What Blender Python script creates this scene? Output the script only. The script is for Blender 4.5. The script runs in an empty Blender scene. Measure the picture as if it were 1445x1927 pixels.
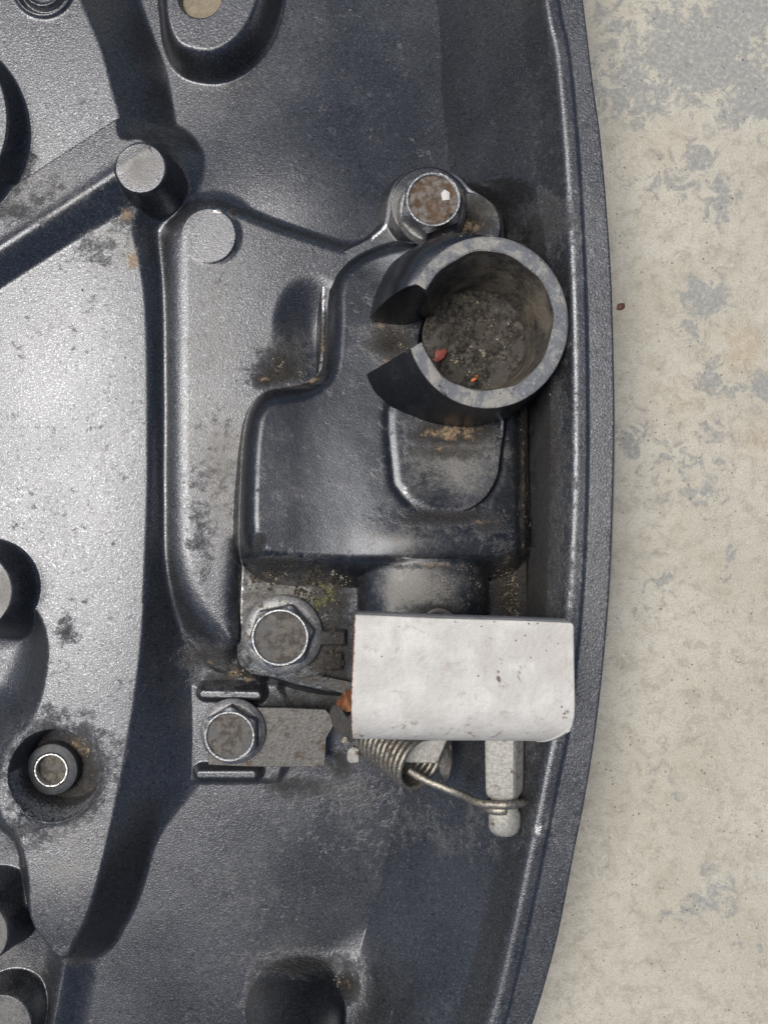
import bpy, bmesh, math, random
import numpy as np
from mathutils import Vector, Matrix
random.seed(7); rng = np.random.default_rng(7)
C = bpy.context.scene.collection
SC = bpy.context.scene
U = 1e-4                      # one working unit (about a photo pixel at the flange) = 0.1 mm
H = 2200.0                    # camera height above the flange, in height units
ZS = 0.62                     # one height unit = 0.62 working units

# ------------------------------------------------------------------ camera, sky, sun, exposure
cam = bpy.data.cameras.new('camera'); cam_o = bpy.data.objects.new('camera', cam); C.objects.link(cam_o)
cam_o.location = (0, 0, H * ZS * U); cam_o.rotation_euler = (0, 0, 0)
cam.sensor_fit = 'VERTICAL'; cam.angle = 2 * math.atan(963.5 / (H * ZS))
cam.clip_start = 0.005; cam.clip_end = 100
SC.camera = cam_o
SUN_LEFT, SUN_UP = 21.0, 6.0  # degrees from the zenith, towards -X and +Y
sd = Vector((-math.tan(math.radians(SUN_LEFT)), math.tan(math.radians(SUN_UP)), 1)).normalized()
wd = bpy.data.worlds.new('World'); SC.world = wd; wd.use_nodes = True
wn = wd.node_tree.nodes; wl = wd.node_tree.links
sky = wn.new('ShaderNodeTexSky'); sky.sky_type = 'NISHITA'; sky.sun_disc = False
sky.sun_elevation = math.asin(sd.z); sky.sun_rotation = math.atan2(sd.x, sd.y)
sky.dust_density = 2.0; sky.air_density = 0.7
bg = wn['Background']; bg.inputs['Strength'].default_value = 0.092
wl.new(sky.outputs['Color'], bg.inputs['Color'])
sl = bpy.data.lights.new('sun', 'SUN'); so = bpy.data.objects.new('sun', sl); C.objects.link(so)
sl.energy = 3.2; sl.angle = math.radians(36); sl.color = (1.0, 0.95, 0.88)
so.rotation_euler = sd.to_track_quat('Z', 'Y').to_euler(); so.location = sd * 2
SC.view_settings.view_transform = 'Standard'; SC.view_settings.look = 'None'
SC.view_settings.exposure = 0.06; SC.view_settings.gamma = 1

# ------------------------------------------------------------------ helpers
def W(px, py, z=0.0):                      # photo pixel at height z -> working units
    k = (H - z) / H
    return ((px - 722.5) * k, (963.5 - py) * k)
def PX(X, Y, Z):
    k = H / (H - Z)
    return 722.5 + X * k, 963.5 - Y * k
def catmull(P, n, closed=True):
    P = np.array(P, float); m = len(P); out = []
    for i in range(m if closed else m - 1):
        if closed: a, b, c, d = P[(i - 1) % m], P[i], P[(i + 1) % m], P[(i + 2) % m]
        else: a, b, c, d = P[max(i - 1, 0)], P[i], P[i + 1], P[min(i + 2, m - 1)]
        for t in np.arange(n) / n:
            out.append(.5 * ((2 * b) + (c - a) * t + (2 * a - 5 * b + 4 * c - d) * t * t + (3 * b - a - 3 * c + d) * t ** 3))
    if not closed: out.append(P[-1])
    return np.array(out)
def poly(pts, z, n=4):
    w = [W(x, y, z) for x, y in pts]
    return catmull(w, n) if n > 1 else np.array(w)
def sdf(X, Y, P, margin=320.0):
    """signed distance of a closed polygon on the grid X[j], Y[i]; negative inside"""
    D = np.full((len(Y), len(X)), 1e3, np.float32)
    lo, hi = P.min(0) - margin, P.max(0) + margin
    jx = np.where((X >= lo[0]) & (X <= hi[0]))[0]; iy = np.where((Y >= lo[1]) & (Y <= hi[1]))[0]
    if len(jx) == 0 or len(iy) == 0: return D
    x, y = np.meshgrid(X[jx].astype(np.float32), Y[iy].astype(np.float32))
    d2 = np.full(x.shape, 1e12, np.float32); ins = np.zeros(x.shape, bool)
    n = len(P)
    for i in range(n):
        ax, ay = P[i]; bx, by = P[(i + 1) % n]; ex, ey = bx - ax, by - ay
        L = ex * ex + ey * ey
        if L < 1e-9: continue
        wx, wy = x - ax, y - ay
        t = np.clip((wx * ex + wy * ey) / L, 0, 1)
        d2 = np.minimum(d2, (wx - ex * t) ** 2 + (wy - ey * t) ** 2)
        if by != ay:
            c = ((y >= ay) & (y < by)) | ((y >= by) & (y < ay))
            ins ^= c & (x < ax + (y - ay) * (ex / ey))
    d = np.sqrt(d2); d[ins] *= -1
    D[np.ix_(iy, jx)] = d
    return D
def smin(a, b, k):
    h = np.maximum(k - np.abs(a - b), 0) / k
    return np.minimum(a, b) - h * h * k * .25
def smax(a, b, k): return -smin(-a, -b, k)
def step(a, b, x):
    t = np.clip((x - a) / (b - a), 0, 1); return t * t * (3 - 2 * t)
def pad(d, top, slope, r): return smin(np.broadcast_to(top, d.shape), top - slope * d, r)
def vnoise(x, y, s, seed):
    """smooth value noise on arrays"""
    g = np.random.default_rng(seed).random((64, 64)).astype(np.float32)
    u, v = x / s, y / s; iu, iv = np.floor(u).astype(int), np.floor(v).astype(int)
    fu, fv = u - iu, v - iv; fu = fu * fu * (3 - 2 * fu); fv = fv * fv * (3 - 2 * fv)
    G = lambda a, b: g[a % 64, b % 64]
    return (G(iu, iv) * (1 - fu) + G(iu + 1, iv) * fu) * (1 - fv) + (G(iu, iv + 1) * (1 - fu) + G(iu + 1, iv + 1) * fu) * fv
def fbm(x, y, s, seed, o=4):
    return sum(vnoise(x, y, s / 2 ** k, seed + k) * .5 ** k for k in range(o)) / sum(.5 ** k for k in range(o))

def link(name, me, mat=None, parent=None):
    o = bpy.data.objects.new(name, me); C.objects.link(o)
    if mat is not None: me.materials.append(mat)
    if parent is not None: o.parent = parent
    return o
def np_mesh(name, V, F, smooth=True, attrs=None, normals=None):
    me = bpy.data.meshes.new(name); nv, nf, k = len(V), len(F), F.shape[1]
    me.vertices.add(nv); me.vertices.foreach_set('co', (V * np.array([U, U, U * ZS])).astype(np.float32).ravel())
    me.loops.add(nf * k); me.loops.foreach_set('vertex_index', F.astype(np.int32).ravel())
    me.polygons.add(nf); me.polygons.foreach_set('loop_start', np.arange(0, nf * k, k, dtype=np.int32))
    me.update(calc_edges=True)
    me.polygons.foreach_set('use_smooth', np.full(nf, smooth))
    for an, av in (attrs or {}).items():
        at = me.attributes.new(an, 'FLOAT', 'POINT'); at.data.foreach_set('value', av.astype(np.float32))
    if normals is not None: me.normals_split_custom_set_from_vertices(normals)
    me.validate(); return me
def bm_obj(name, bm, mat, parent, sharp=35, bevel=0, seg=2, sub=0):
    bmesh.ops.recalc_face_normals(bm, faces=bm.faces)
    me = bpy.data.meshes.new(name); bm.to_mesh(me); bm.free()
    me.transform(Matrix.Diagonal((U, U, U * ZS, 1)))
    me.shade_smooth()
    if sharp: me.set_sharp_from_angle(angle=math.radians(sharp))
    o = link(name, me, mat, parent)
    if bevel:
        m = o.modifiers.new('edge', 'BEVEL'); m.width = bevel * U; m.segments = seg; m.limit_method = 'ANGLE'; m.angle_limit = math.radians(35)
        m.harden_normals = False
    return o
def lathe(bm, prof, c, n=64, ang0=0, sx=1, sy=1, close=True):
    """prof: list of (r, z); c = (X, Y, Zoffset)"""
    rings = []
    for r, z in prof:
        if r < 1e-6: rings.append([bm.verts.new((c[0], c[1], c[2] + z))])
        else: rings.append([bm.verts.new((c[0] + r * sx * math.cos(ang0 + 2 * math.pi * i / n), c[1] + r * sy * math.sin(ang0 + 2 * math.pi * i / n), c[2] + z)) for i in range(n)])
    for a, b in zip(rings, rings[1:]):
        for i in range(n):
            j = (i + 1) % n
            if len(a) == 1: bm.faces.new((a[0], b[i], b[j]))
            elif len(b) == 1: bm.faces.new((a[i], a[j], b[0]))
            else: bm.faces.new((a[i], a[j], b[j], b[i]))
def tube(bm, pts, r, n=10, caps=True):
    pts = [Vector(p) for p in pts]; rings = []; up = None
    for i, p in enumerate(pts):
        t = (pts[min(i + 1, len(pts) - 1)] - pts[max(i - 1, 0)]).normalized()
        if up is None: up = Vector((0, 0, 1)) if abs(t.z) < .9 else Vector((1, 0, 0))
        s = t.cross(up).normalized(); up = s.cross(t).normalized()
        rr = r[i] if hasattr(r, '__len__') else r
        rings.append([bm.verts.new(p + s * (rr * math.cos(2 * math.pi * k / n)) + up * (rr * math.sin(2 * math.pi * k / n))) for k in range(n)])
    for a, b in zip(rings, rings[1:]):
        for k in range(n): bm.faces.new((a[k], a[(k + 1) % n], b[(k + 1) % n], b[k]))
    if caps: bm.faces.new(rings[0]); bm.faces.new(rings[-1][::-1])
def prism(bm, pts, z0, z1):
    """pts: list of (X,Y) ; z0/z1 numbers or functions of (X,Y)"""
    f = lambda z, p: z(*p) if callable(z) else z
    a = [bm.verts.new((p[0], p[1], f(z0, p))) for p in pts]; b = [bm.verts.new((p[0], p[1], f(z1, p))) for p in pts]
    n = len(pts)
    for i in range(n): bm.faces.new((a[i], a[(i + 1) % n], b[(i + 1) % n], b[i]))
    bm.faces.new(a[::-1]); bm.faces.new(b)

# ------------------------------------------------------------------ materials
class N:
    def __init__(s, name):
        s.m = bpy.data.materials.new(name); s.m.use_nodes = True
        s.t = s.m.node_tree; s.p = s.t.nodes['Principled BSDF']
        s.co = s.t.nodes.new('ShaderNodeTexCoord').outputs['Object']
    def new(s, ty, **kw):
        n = s.t.nodes.new(ty)
        for k, v in kw.items(): setattr(n, k, v)
        return n
    def set(s, sock, v):
        if hasattr(v, 'is_output') or isinstance(v, bpy.types.NodeSocket): s.t.links.new(v, sock)
        elif isinstance(v, (tuple, list)) and len(v) == 3 and sock.type == 'RGBA': sock.default_value = (*v, 1)
        else: sock.default_value = v
    def noise(s, px, detail=3, rough=.55, dist=0, stretch=None):
        n = s.new('ShaderNodeTexNoise'); n.inputs['Scale'].default_value = 1 / (px * U); n.inputs['Detail'].default_value = detail
        n.inputs['Roughness'].default_value = rough; n.inputs['Distortion'].default_value = dist
        if stretch:
            mp = s.new('ShaderNodeMapping'); mp.inputs['Scale'].default_value = stretch; s.t.links.new(s.co, mp.inputs['Vector']); s.t.links.new(mp.outputs[0], n.inputs['Vector'])
        else: s.t.links.new(s.co, n.inputs['Vector'])
        return n.outputs['Fac']
    def voro(s, px, out='Distance', rnd=1):
        n = s.new('ShaderNodeTexVoronoi'); n.inputs['Scale'].default_value = 1 / (px * U); n.inputs['Randomness'].default_value = rnd
        s.t.links.new(s.co, n.inputs['Vector']); return n.outputs[out]
    def math(s, op, a, b=0.0, c=0.0):
        n = s.new('ShaderNodeMath', operation=op); s.set(n.inputs[0], a); s.set(n.inputs[1], b); s.set(n.inputs[2], c); return n.outputs[0]
    def ramp(s, v, a, b, lo=0.0, hi=1.0):
        n = s.new('ShaderNodeMapRange'); n.interpolation_type = 'SMOOTHSTEP'
        for i, q in enumerate((v, a, b, lo, hi)): s.set(n.inputs[i], q)
        return n.outputs[0]
    def mix(s, f, a, b):
        n = s.new('ShaderNodeMix', data_type='RGBA'); s.set(n.inputs[0], f); s.set(n.inputs[6], a); s.set(n.inputs[7], b); return n.outputs[2]
    def mixf(s, f, a, b):
        n = s.new('ShaderNodeMix', data_type='FLOAT'); s.set(n.inputs[0], f); s.set(n.inputs[2], a); s.set(n.inputs[3], b); return n.outputs[0]
    def attr(s, name): return s.new('ShaderNodeAttribute', attribute_name=name).outputs['Fac']
    def bump(s, h, dist, strength=1.0, prev=None):
        n = s.new('ShaderNodeBump'); n.inputs['Strength'].default_value = strength; n.inputs['Distance'].default_value = dist * U
        s.set(n.inputs['Height'], h)
        if prev is not None: s.t.links.new(prev, n.inputs['Normal'])
        return n.outputs[0]
    def out(s, color=None, metal=None, rough=None, normal=None, spec=None):
        for k, v in (('Base Color', color), ('Metallic', metal), ('Roughness', rough), ('Normal', normal), ('Specular IOR Level', spec)):
            if v is not None: s.set(s.p.inputs[k], v)
        return s.m

def cast_paint(name, base, rough=.40, metal=.85, grain=1.0):
    n = N(name)
    fine = n.noise(3.3, 2, .7); mid = n.noise(8.5, 4, .65); big = n.noise(170, 4)
    d = n.attr('dirt'); w = n.attr('wear_highlight'); du = n.attr('dust_highlight'); tn = n.attr('tan')
    dn = n.noise(20, 7, .72, .3); dn2 = n.noise(5, 5, .72); dn3 = n.noise(48, 5, .65)
    dm = n.ramp(n.math('ADD', n.math('MULTIPLY', d, 1.15), n.math('MULTIPLY', n.math('SUBTRACT', n.math('ADD', n.math('MULTIPLY', dn, .6), n.math('MULTIPLY', dn3, .4)), .5), 1.9)), .12, 1.0)
    wm = n.ramp(n.math('ADD', n.math('MULTIPLY', w, 1.2), n.math('MULTIPLY', n.math('SUBTRACT', dn2, .5), 1.4)), .38, .60)
    film = n.math('MULTIPLY', n.ramp(n.noise(230, 8, .66, .5), .46, .72), .26)
    um = n.math('MULTIPLY', n.ramp(n.math('ADD', n.math('ADD', du, film), n.math('MULTIPLY', n.math('SUBTRACT', dn, .5), 1.2)), .05, 1.0), n.ramp(fine, .30, .62, .35, 1))
    tm = n.ramp(n.math('ADD', tn, n.math('MULTIPLY', n.math('SUBTRACT', dn, .5), 1.8)), .40, .85)
    col = n.mix(n.ramp(big, .35, .65), base, tuple(c * 1.16 for c in base))
    col = n.mix(n.math('MULTIPLY', n.ramp(mid, .50, .30), .6 * grain), col, tuple(c * .35 for c in base))
    col = n.mix(n.math('MULTIPLY', n.ramp(fine, .52, .70), grain), col, tuple(min(1, c * 2.4) for c in base))          # metal flake
    col = n.mix(um, col, n.mix(dn2, (.13, .125, .115), (.27, .255, .225)))
    col = n.mix(wm, col, (.50, .50, .50))
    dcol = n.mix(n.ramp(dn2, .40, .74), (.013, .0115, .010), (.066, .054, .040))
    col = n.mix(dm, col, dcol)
    col = n.mix(tm, col, n.mix(n.ramp(dn2, .3, .7), (.16, .10, .055), (.42, .32, .21)))
    pit = n.ramp(n.voro(44), .055, .035)                                                     # casting pits
    pit = n.math('MULTIPLY', pit, n.ramp(n.noise(90, 2), .53, .60))
    col = n.mix(pit, col, (.006, .006, .006))
    cov = n.math('MAXIMUM', n.math('MAXIMUM', dm, pit), n.math('MAXIMUM', n.math('MULTIPLY', um, .8), tm))
    rg = n.mixf(cov, n.mixf(n.ramp(big, .3, .7), rough - .03, rough + .05), .80)
    me = n.mixf(cov, n.mixf(wm, metal, .95), 0.0)
    nb = n.bump(fine, 1.8 * grain, .32)
    nb = n.bump(mid, 2.2 * grain, .08, nb)
    nb = n.bump(n.math('MULTIPLY', dm, dn2), 7.0, .9, nb)
    return n.out(col, me, rg, nb)
M_PAINT = cast_paint('grey_powder_coat', (.090, .0935, .1005), rough=.335)
M_BRACKET = cast_paint('grey_satin_coat', (.052, .0555, .0625), rough=.28, grain=.5)

def steel(name, a, b, rough=.38, brown=.35, metal=.9):
    n = N(name); f = n.noise(22, 6, .65); g = n.noise(6, 4, .6)
    col = n.mix(n.ramp(g, .35, .7), a, b)
    dm = n.ramp(n.math('ADD', f, n.math('MULTIPLY', g, .35)), .83 - brown * .3, .93 - brown * .2)
    col = n.mix(dm, col, (.085, .062, .042))
    return n.out(col, n.mixf(dm, metal, .1), n.mixf(dm, n.mixf(g, rough - .08, rough + .12), .8), n.bump(n.math('ADD', g, f), 2.2, .5))
M_STEEL = steel('zinc_steel', (.20, .202, .205), (.33, .33, .32), .50, .38, .75)
M_LIP = steel('worn_bright_edge', (.62, .62, .60), (.8, .8, .78), .3, 0)
M_STRAP = steel('dull_steel_sheet', (.095, .093, .087), (.155, .15, .14), .5, .42, .6)
M_PALE = steel('pale_cast_alloy', (.27, .265, .24), (.42, .41, .375), .55, .22, .35)
M_WIRE = steel('spring_wire', (.20, .185, .155), (.34, .32, .275), .42, .4, .8)
def cup_mat():
    n = N('worn_cup_rim'); f = n.noise(46, 6, .7, .5); g = n.noise(9, 6, .72); k = n.noise(20, 7, .75, .8)
    col = n.mix(n.ramp(f, .44, .58), (.20, .206, .218), (.37, .355, .315)); col = n.mix(n.math('MULTIPLY', n.ramp(g, .54, .68), .7), col, (.50, .50, .48))
    col = n.mix(n.ramp(k, .60, .66), col, (.060, .054, .044))
    return n.out(col, .45, n.mixf(f, .38, .6), n.bump(n.math('ADD', g, k), 5, .8))
M_CUP = cup_mat()
def face_mat(name, a, b, c, metal=.25):
    n = N(name); f = n.noise(14, 6, .7); g = n.noise(5, 4, .7, 0, (1, 3.2, 1)); h = n.noise(36, 3)
    col = n.mix(n.ramp(f, .40, .60), a, b); col = n.mix(n.ramp(h, .5, .66), col, c)
    col = n.mix(n.ramp(g, .62, .74), col, tuple(x * 1.9 for x in b))
    return n.out(col, metal, .66, n.bump(n.math('ADD', f, g), 5, .75))
M_FACE = face_mat('dirty_bolt_face', (.10, .088, .072), (.215, .198, .17), (.17, .165, .158))
M_FACE_RUST = face_mat('rusty_bolt_face', (.11, .07, .038), (.26, .235, .21), (.15, .088, .045))
M_RUST = face_mat('rust', (.06, .018, .007), (.20, .06, .018), (.34, .15, .05), 0)
M_GRIME = face_mat('packed_grime', (.020, .018, .016), (.10, .09, .074), (.075, .068, .06), 0)
M_TAN = face_mat('tan_lit_concrete', (.28, .235, .16), (.36, .31, .22), (.31, .26, .18), 0)

def white_paint():
    n = N('worn_white_paint'); f = n.noise(60, 5, .6); g = n.noise(9, 5, .7); k = n.noise(26, 6, .72, .6); v = n.noise(30, 6, .7, 0, (2.2, .45, 1)); hstr = n.noise(24, 6, .7, 0, (.35, 2.6, 1))
    col = n.mix(n.ramp(f, .35, .7), (.50, .486, .45), (.625, .612, .575))
    col = n.mix(n.ramp(n.attr('scuff'), .2, .9), col, (.50, .475, .44))
    col = n.mix(n.math('MULTIPLY', n.ramp(n.noise(40, 8, .75, 1.2), .48, .66), .28), col, (.40, .385, .345))
    col = n.mix(n.math('MULTIPLY', n.ramp(hstr, .54, .70), .28), col, (.36, .345, .31))
    col = n.mix(n.math('MULTIPLY', n.ramp(v, .60, .74), .3), col, (.46, .37, .32))
    col = n.mix(n.math('MULTIPLY', n.ramp(k, .56, .64), .6), col, (.40, .36, .31))
    sp = n.math('MULTIPLY', n.ramp(n.voro(17), .13, .05), n.ramp(n.noise(70, 4), .48, .58))
    col = n.mix(sp, col, (.09, .06, .045))
    d = n.attr('dirt')
    dm = n.ramp(n.math('ADD', d, n.math('MULTIPLY', n.math('SUBTRACT', k, .5), 2.2)), .45, .75)
    col = n.mix(dm, col, (.11, .07, .045))
    ed = n.ramp(n.math('ADD', n.attr('edge'), n.math('MULTIPLY', n.math('SUBTRACT', g, .5), .9)), .6, .85)
    col = n.mix(ed, col, (.15, .065, .03))
    b = n.bump(n.math('ADD', n.math('ADD', g, f), n.math('MULTIPLY', hstr, .3)), 4.5, .4)
    return n.out(col, 0, n.mixf(g, .42, .62), b)
M_WHITE = white_paint()
def flat_mat(name, col, rough=.7, metal=0, px=12, amt=.35):
    n = N(name); g = n.noise(px, 5, .65)
    return n.out(n.mix(n.ramp(g, .3, .7), tuple(c * (1 - amt) for c in col), tuple(c * (1 + amt) for c in col)), metal, rough, n.bump(g, 2, .5))
M_RUBBER = flat_mat('black_rubber', (.045, .05, .055), .55)
M_RED = flat_mat('red_flake', (.20, .035, .02), .6)
M_ORANGE = flat_mat('orange_flake', (.62, .16, .04), .6)
M_SEED = flat_mat('brown_husk', (.13, .05, .03), .5)
M_SAND = flat_mat('sand_grain', (.30, .265, .20), .7, px=6, amt=.5)
M_MOSS = flat_mat('dried_moss', (.12, .125, .05), .9, px=6, amt=.6)
M_GRIT = flat_mat('dark_grit', (.045, .036, .026), .8, px=5, amt=.8)

def concrete():
    n = N('stained_concrete'); a = n.noise(34, 12, .72, .9); b = n.noise(260, 6, .6); c = n.noise(9, 5, .7); e = n.noise(34, 7, .72, .6); fi = n.noise(3.5, 3, .7); q = n.noise(120, 8, .7, .4)
    col = n.mix(n.ramp(b, .3, .7), (.45, .423, .345), (.53, .505, .425))
    col = n.mix(n.math('MULTIPLY', n.ramp(e, .44, .66), .7), col, (.335, .307, .245))
    col = n.mix(n.math('MULTIPLY', n.ramp(q, .50, .66), .35), col, (.57, .55, .49))
    col = n.mix(n.math('MULTIPLY', n.ramp(c, .53, .70), .6), col, (.60, .585, .52))
    col = n.mix(n.math('MULTIPLY', n.ramp(fi, .54, .30), .6), col, (.25, .225, .17))
    pm = n.ramp(n.math('ADD', n.attr('patch'), n.math('MULTIPLY', n.math('SUBTRACT', a, .5), 3.4)), .42, .64)
    pm = n.math('MULTIPLY', pm, n.ramp(c, .72, .56))
    col = n.mix(n.math('MULTIPLY', pm, .9), col, n.mix(n.ramp(c, .38, .62), n.mix(e, (.225, .232, .22), (.27, .275, .26)), (.345, .345, .32)))
    blot = n.ramp(n.noise(13, 7, .75, 1.0), .54, .66)
    col = n.mix(n.math('MULTIPLY', blot, .5), col, (.28, .262, .215))
    fl = n.math('MULTIPLY', n.ramp(n.noise(17, 6, .7, 1.4), .60, .67), n.ramp(n.noise(130, 4), .44, .60))
    col = n.mix(n.math('MULTIPLY', fl, .75), col, (.215, .212, .18))
    pits = n.math('MULTIPLY', n.ramp(n.voro(15), .20, .08), n.ramp(n.noise(48, 5), .49, .60))
    col = n.mix(n.math('MULTIPLY', pits, .8), col, (.10, .088, .066))
    scr = n.math('MULTIPLY', n.ramp(n.noise(42, 6, .75, 2.2), .58, .66), .45)
    col = n.mix(scr, col, (.22, .20, .16))
    col = n.mix(n.math('MULTIPLY', n.attr('stain'), n.ramp(e, .3, .6)), col, (.42, .28, .14))
    bp = n.bump(n.math('ADD', n.math('MULTIPLY', c, .7), fi), 2.0, .5); bp = n.bump(pits, 3, -.6, bp)
    return n.out(col, 0, n.mixf(pm, .50, .60), bp, .35)
M_CONC = concrete()

# ------------------------------------------------------------------ concrete floor
ZG = -322.0
def concrete_floor():
    xs = np.concatenate([[-15000, -6000, -3000, -1500], np.arange(300, 1000, 10.), [1100, 1400, 2000, 4000, 15000]])
    ys = np.concatenate([[-15000, -5000, -2500, -1500], np.arange(-1200, 1201, 10.), [1500, 2500, 5000, 15000]])
    X, Y = np.meshgrid(xs, ys); P, Q = PX(X, Y, ZG)
    spots = [(1320, 100, 150, 105, 1.0), (1190, 165, 90, 70, .85), (1420, 170, 90, 75, 1.0), (1395, 30, 80, 70, 1.0), (1260, 60, 110, 60, .8), (1170, 60, 60, 60, .6), (1310, 300, 45, 34, .85), (1270, 345, 70, 45, .62),
             (1350, 375, 35, 50, .85), (1220, 345, 50, 20, .5), (1325, 565, 45, 40, 1.0), (1300, 620, 28, 34, .7), (1335, 715, 28, 32, .85), (1390, 735, 30, 24, .7), (1190, 830, 40, 45, .7),
             (1280, 870, 90, 60, .5), (1320, 800, 46, 30, .6), (1225, 1110, 50, 60, .42), (1330, 930, 70, 40, .5), (1440, 730, 30, 40, .7), (1345, 1690, 46, 46, .75), (1290, 1720, 40, 40, .55), (1400, 1790, 60, 40, .4), (1230, 1480, 50, 50, .35), (1380, 1060, 40, 40, .4)]
    pt = np.zeros_like(X)
    for x, y, rx, ry, s in spots: pt = np.maximum(pt, s * np.exp(-((P - x) / rx) ** 2 * .8 - ((Q - y) / ry) ** 2 * .8))
    st = np.zeros_like(X)
    for x, y, r, s in [(1395, 655, 40, .45), (1290, 760, 60, .12), (1430, 830, 40, .2), (1260, 280, 40, .12)]: st = np.maximum(st, s * np.exp(-((P - x) ** 2 + (Q - y) ** 2) / r ** 2))
    nx, ny = len(xs), len(ys); i = np.arange(ny * nx).reshape(ny, nx)
    F = np.stack([i[:-1, :-1], i[:-1, 1:], i[1:, 1:], i[1:, :-1]], -1).reshape(-1, 4)
    V = np.stack([X, Y, np.full_like(X, ZG)], -1).reshape(-1, 3)
    o = link('concrete_floor', np_mesh('concrete_floor', V, F, True, {'patch': pt.ravel(), 'stain': st.ravel()}), M_CONC)
    o['kind'] = 'structure'; o['label'] = 'cream concrete floor with ragged grey stains beside the cover'
concrete_floor()

# ------------------------------------------------------------------ the engine cover
cover = bpy.data.objects.new('engine_cover', None); C.objects.link(cover); cover.location = (0, 0, 0)
cover.empty_display_size = .01
cover['label'] = 'dark grey cast metal engine cover lying open on concrete, with white latch lever'
cover['category'] = 'engine cover'

def spots_field(P, Q, spots):
    D = np.zeros(P.shape, np.float32)
    for x, y, rx, ry, s in spots:
        D = np.maximum(D, s * np.exp(-(((P - x) / rx) ** 2 + ((Q - y) / ry) ** 2)))
    return D
def emit_fields(X, Y, Z, lab, names, mat, keep, attrs, parent, first=None, over={}):
    """cut one continuous surface into one mesh per label, with shared normals so no seam shows"""
    gy, gx = np.gradient(Z.astype(np.float64) * ZS, Y, X)
    Nn = np.stack([-gx, -gy, np.ones_like(gx)], -1); Nn /= np.linalg.norm(Nn, axis=-1, keepdims=True)
    XX, YY = np.meshgrid(X, Y); V = np.stack([XX, YY, Z], -1).reshape(-1, 3); Nn = Nn.reshape(-1, 3)
    ny, nx = Z.shape; idx = np.arange(ny * nx).reshape(ny, nx)
    F = np.stack([idx[:-1, :-1], idx[:-1, 1:], idx[1:, 1:], idx[1:, :-1]], -1).reshape(-1, 4)
    fl = lab[:-1, :-1].ravel(); fk = (keep[:-1, :-1] & keep[1:, 1:] & keep[:-1, 1:] & keep[1:, :-1]).ravel()
    out = {}
    for k, nm in names.items():
        f = F[(fl == k) & fk]
        if len(f) == 0: continue
        u, inv = np.unique(f, return_inverse=True); f = inv.reshape(-1, 4)
        Nu = Nn[u]
        if k in over:                       # a true fold: each side keeps its own slope up to the fold line
            m, (oy, ox) = over[k]; m = m.ravel()[u]; q = np.stack([-ox.ravel()[u], -oy.ravel()[u], np.ones(len(u))], -1); q /= np.linalg.norm(q, axis=-1, keepdims=True)
            Nu = np.where(m[:, None], q, Nu)
        me = np_mesh(nm, V[u], f, True, {a: v.ravel()[u] for a, v in attrs.items()}, Nu)
        out[k] = link(nm, me, mat, out[first] if (first is not None and first in out) else parent)
    return out

def axis(lo, flo, fhi, hi, h):
    a = np.arange(flo, fhi + .1, h); l = []; s = h
    x = flo
    while x > lo: s = min(s * 1.35, 60); x -= s; l.append(x)
    r = []; s = h; x = fhi
    while x < hi: s = min(s * 1.35, 60); x += s; r.append(x)
    return np.concatenate([l[::-1], a, r])

RZ = 130.0                     # height of the rim flange
RIM_IN = [(700, -1500), (880, -800), (1000, -300), (1030, 0), (1050, 100), (1065, 250), (1075, 400), (1082, 550), (1085, 700), (1085, 900), (1078, 1080), (1066, 1230), (1050, 1370), (1034, 1450), (1012, 1560), (985, 1690), (957, 1815), (928, 1927), (850, 2150), (700, 2400)]
RIM_OUT = [(760, -1500), (940, -800), (1060, -300), (1097, 0), (1115, 150), (1130, 260), (1142, 400), (1150, 520), (1154, 650), (1156, 800), (1153, 950), (1147, 1100), (1135, 1250), (1120, 1380), (1101, 1500), (1081, 1600), (1052, 1750), (1026, 1850), (1002, 1927), (925, 2150), (780, 2400)]
def rim_poly(pts):
    w = [W(x, y, RZ) for x, y in pts]; c = catmull(w, 5, False)
    return np.vstack([c, [(-2600, -2600), (-2600, 2600)]])

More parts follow.
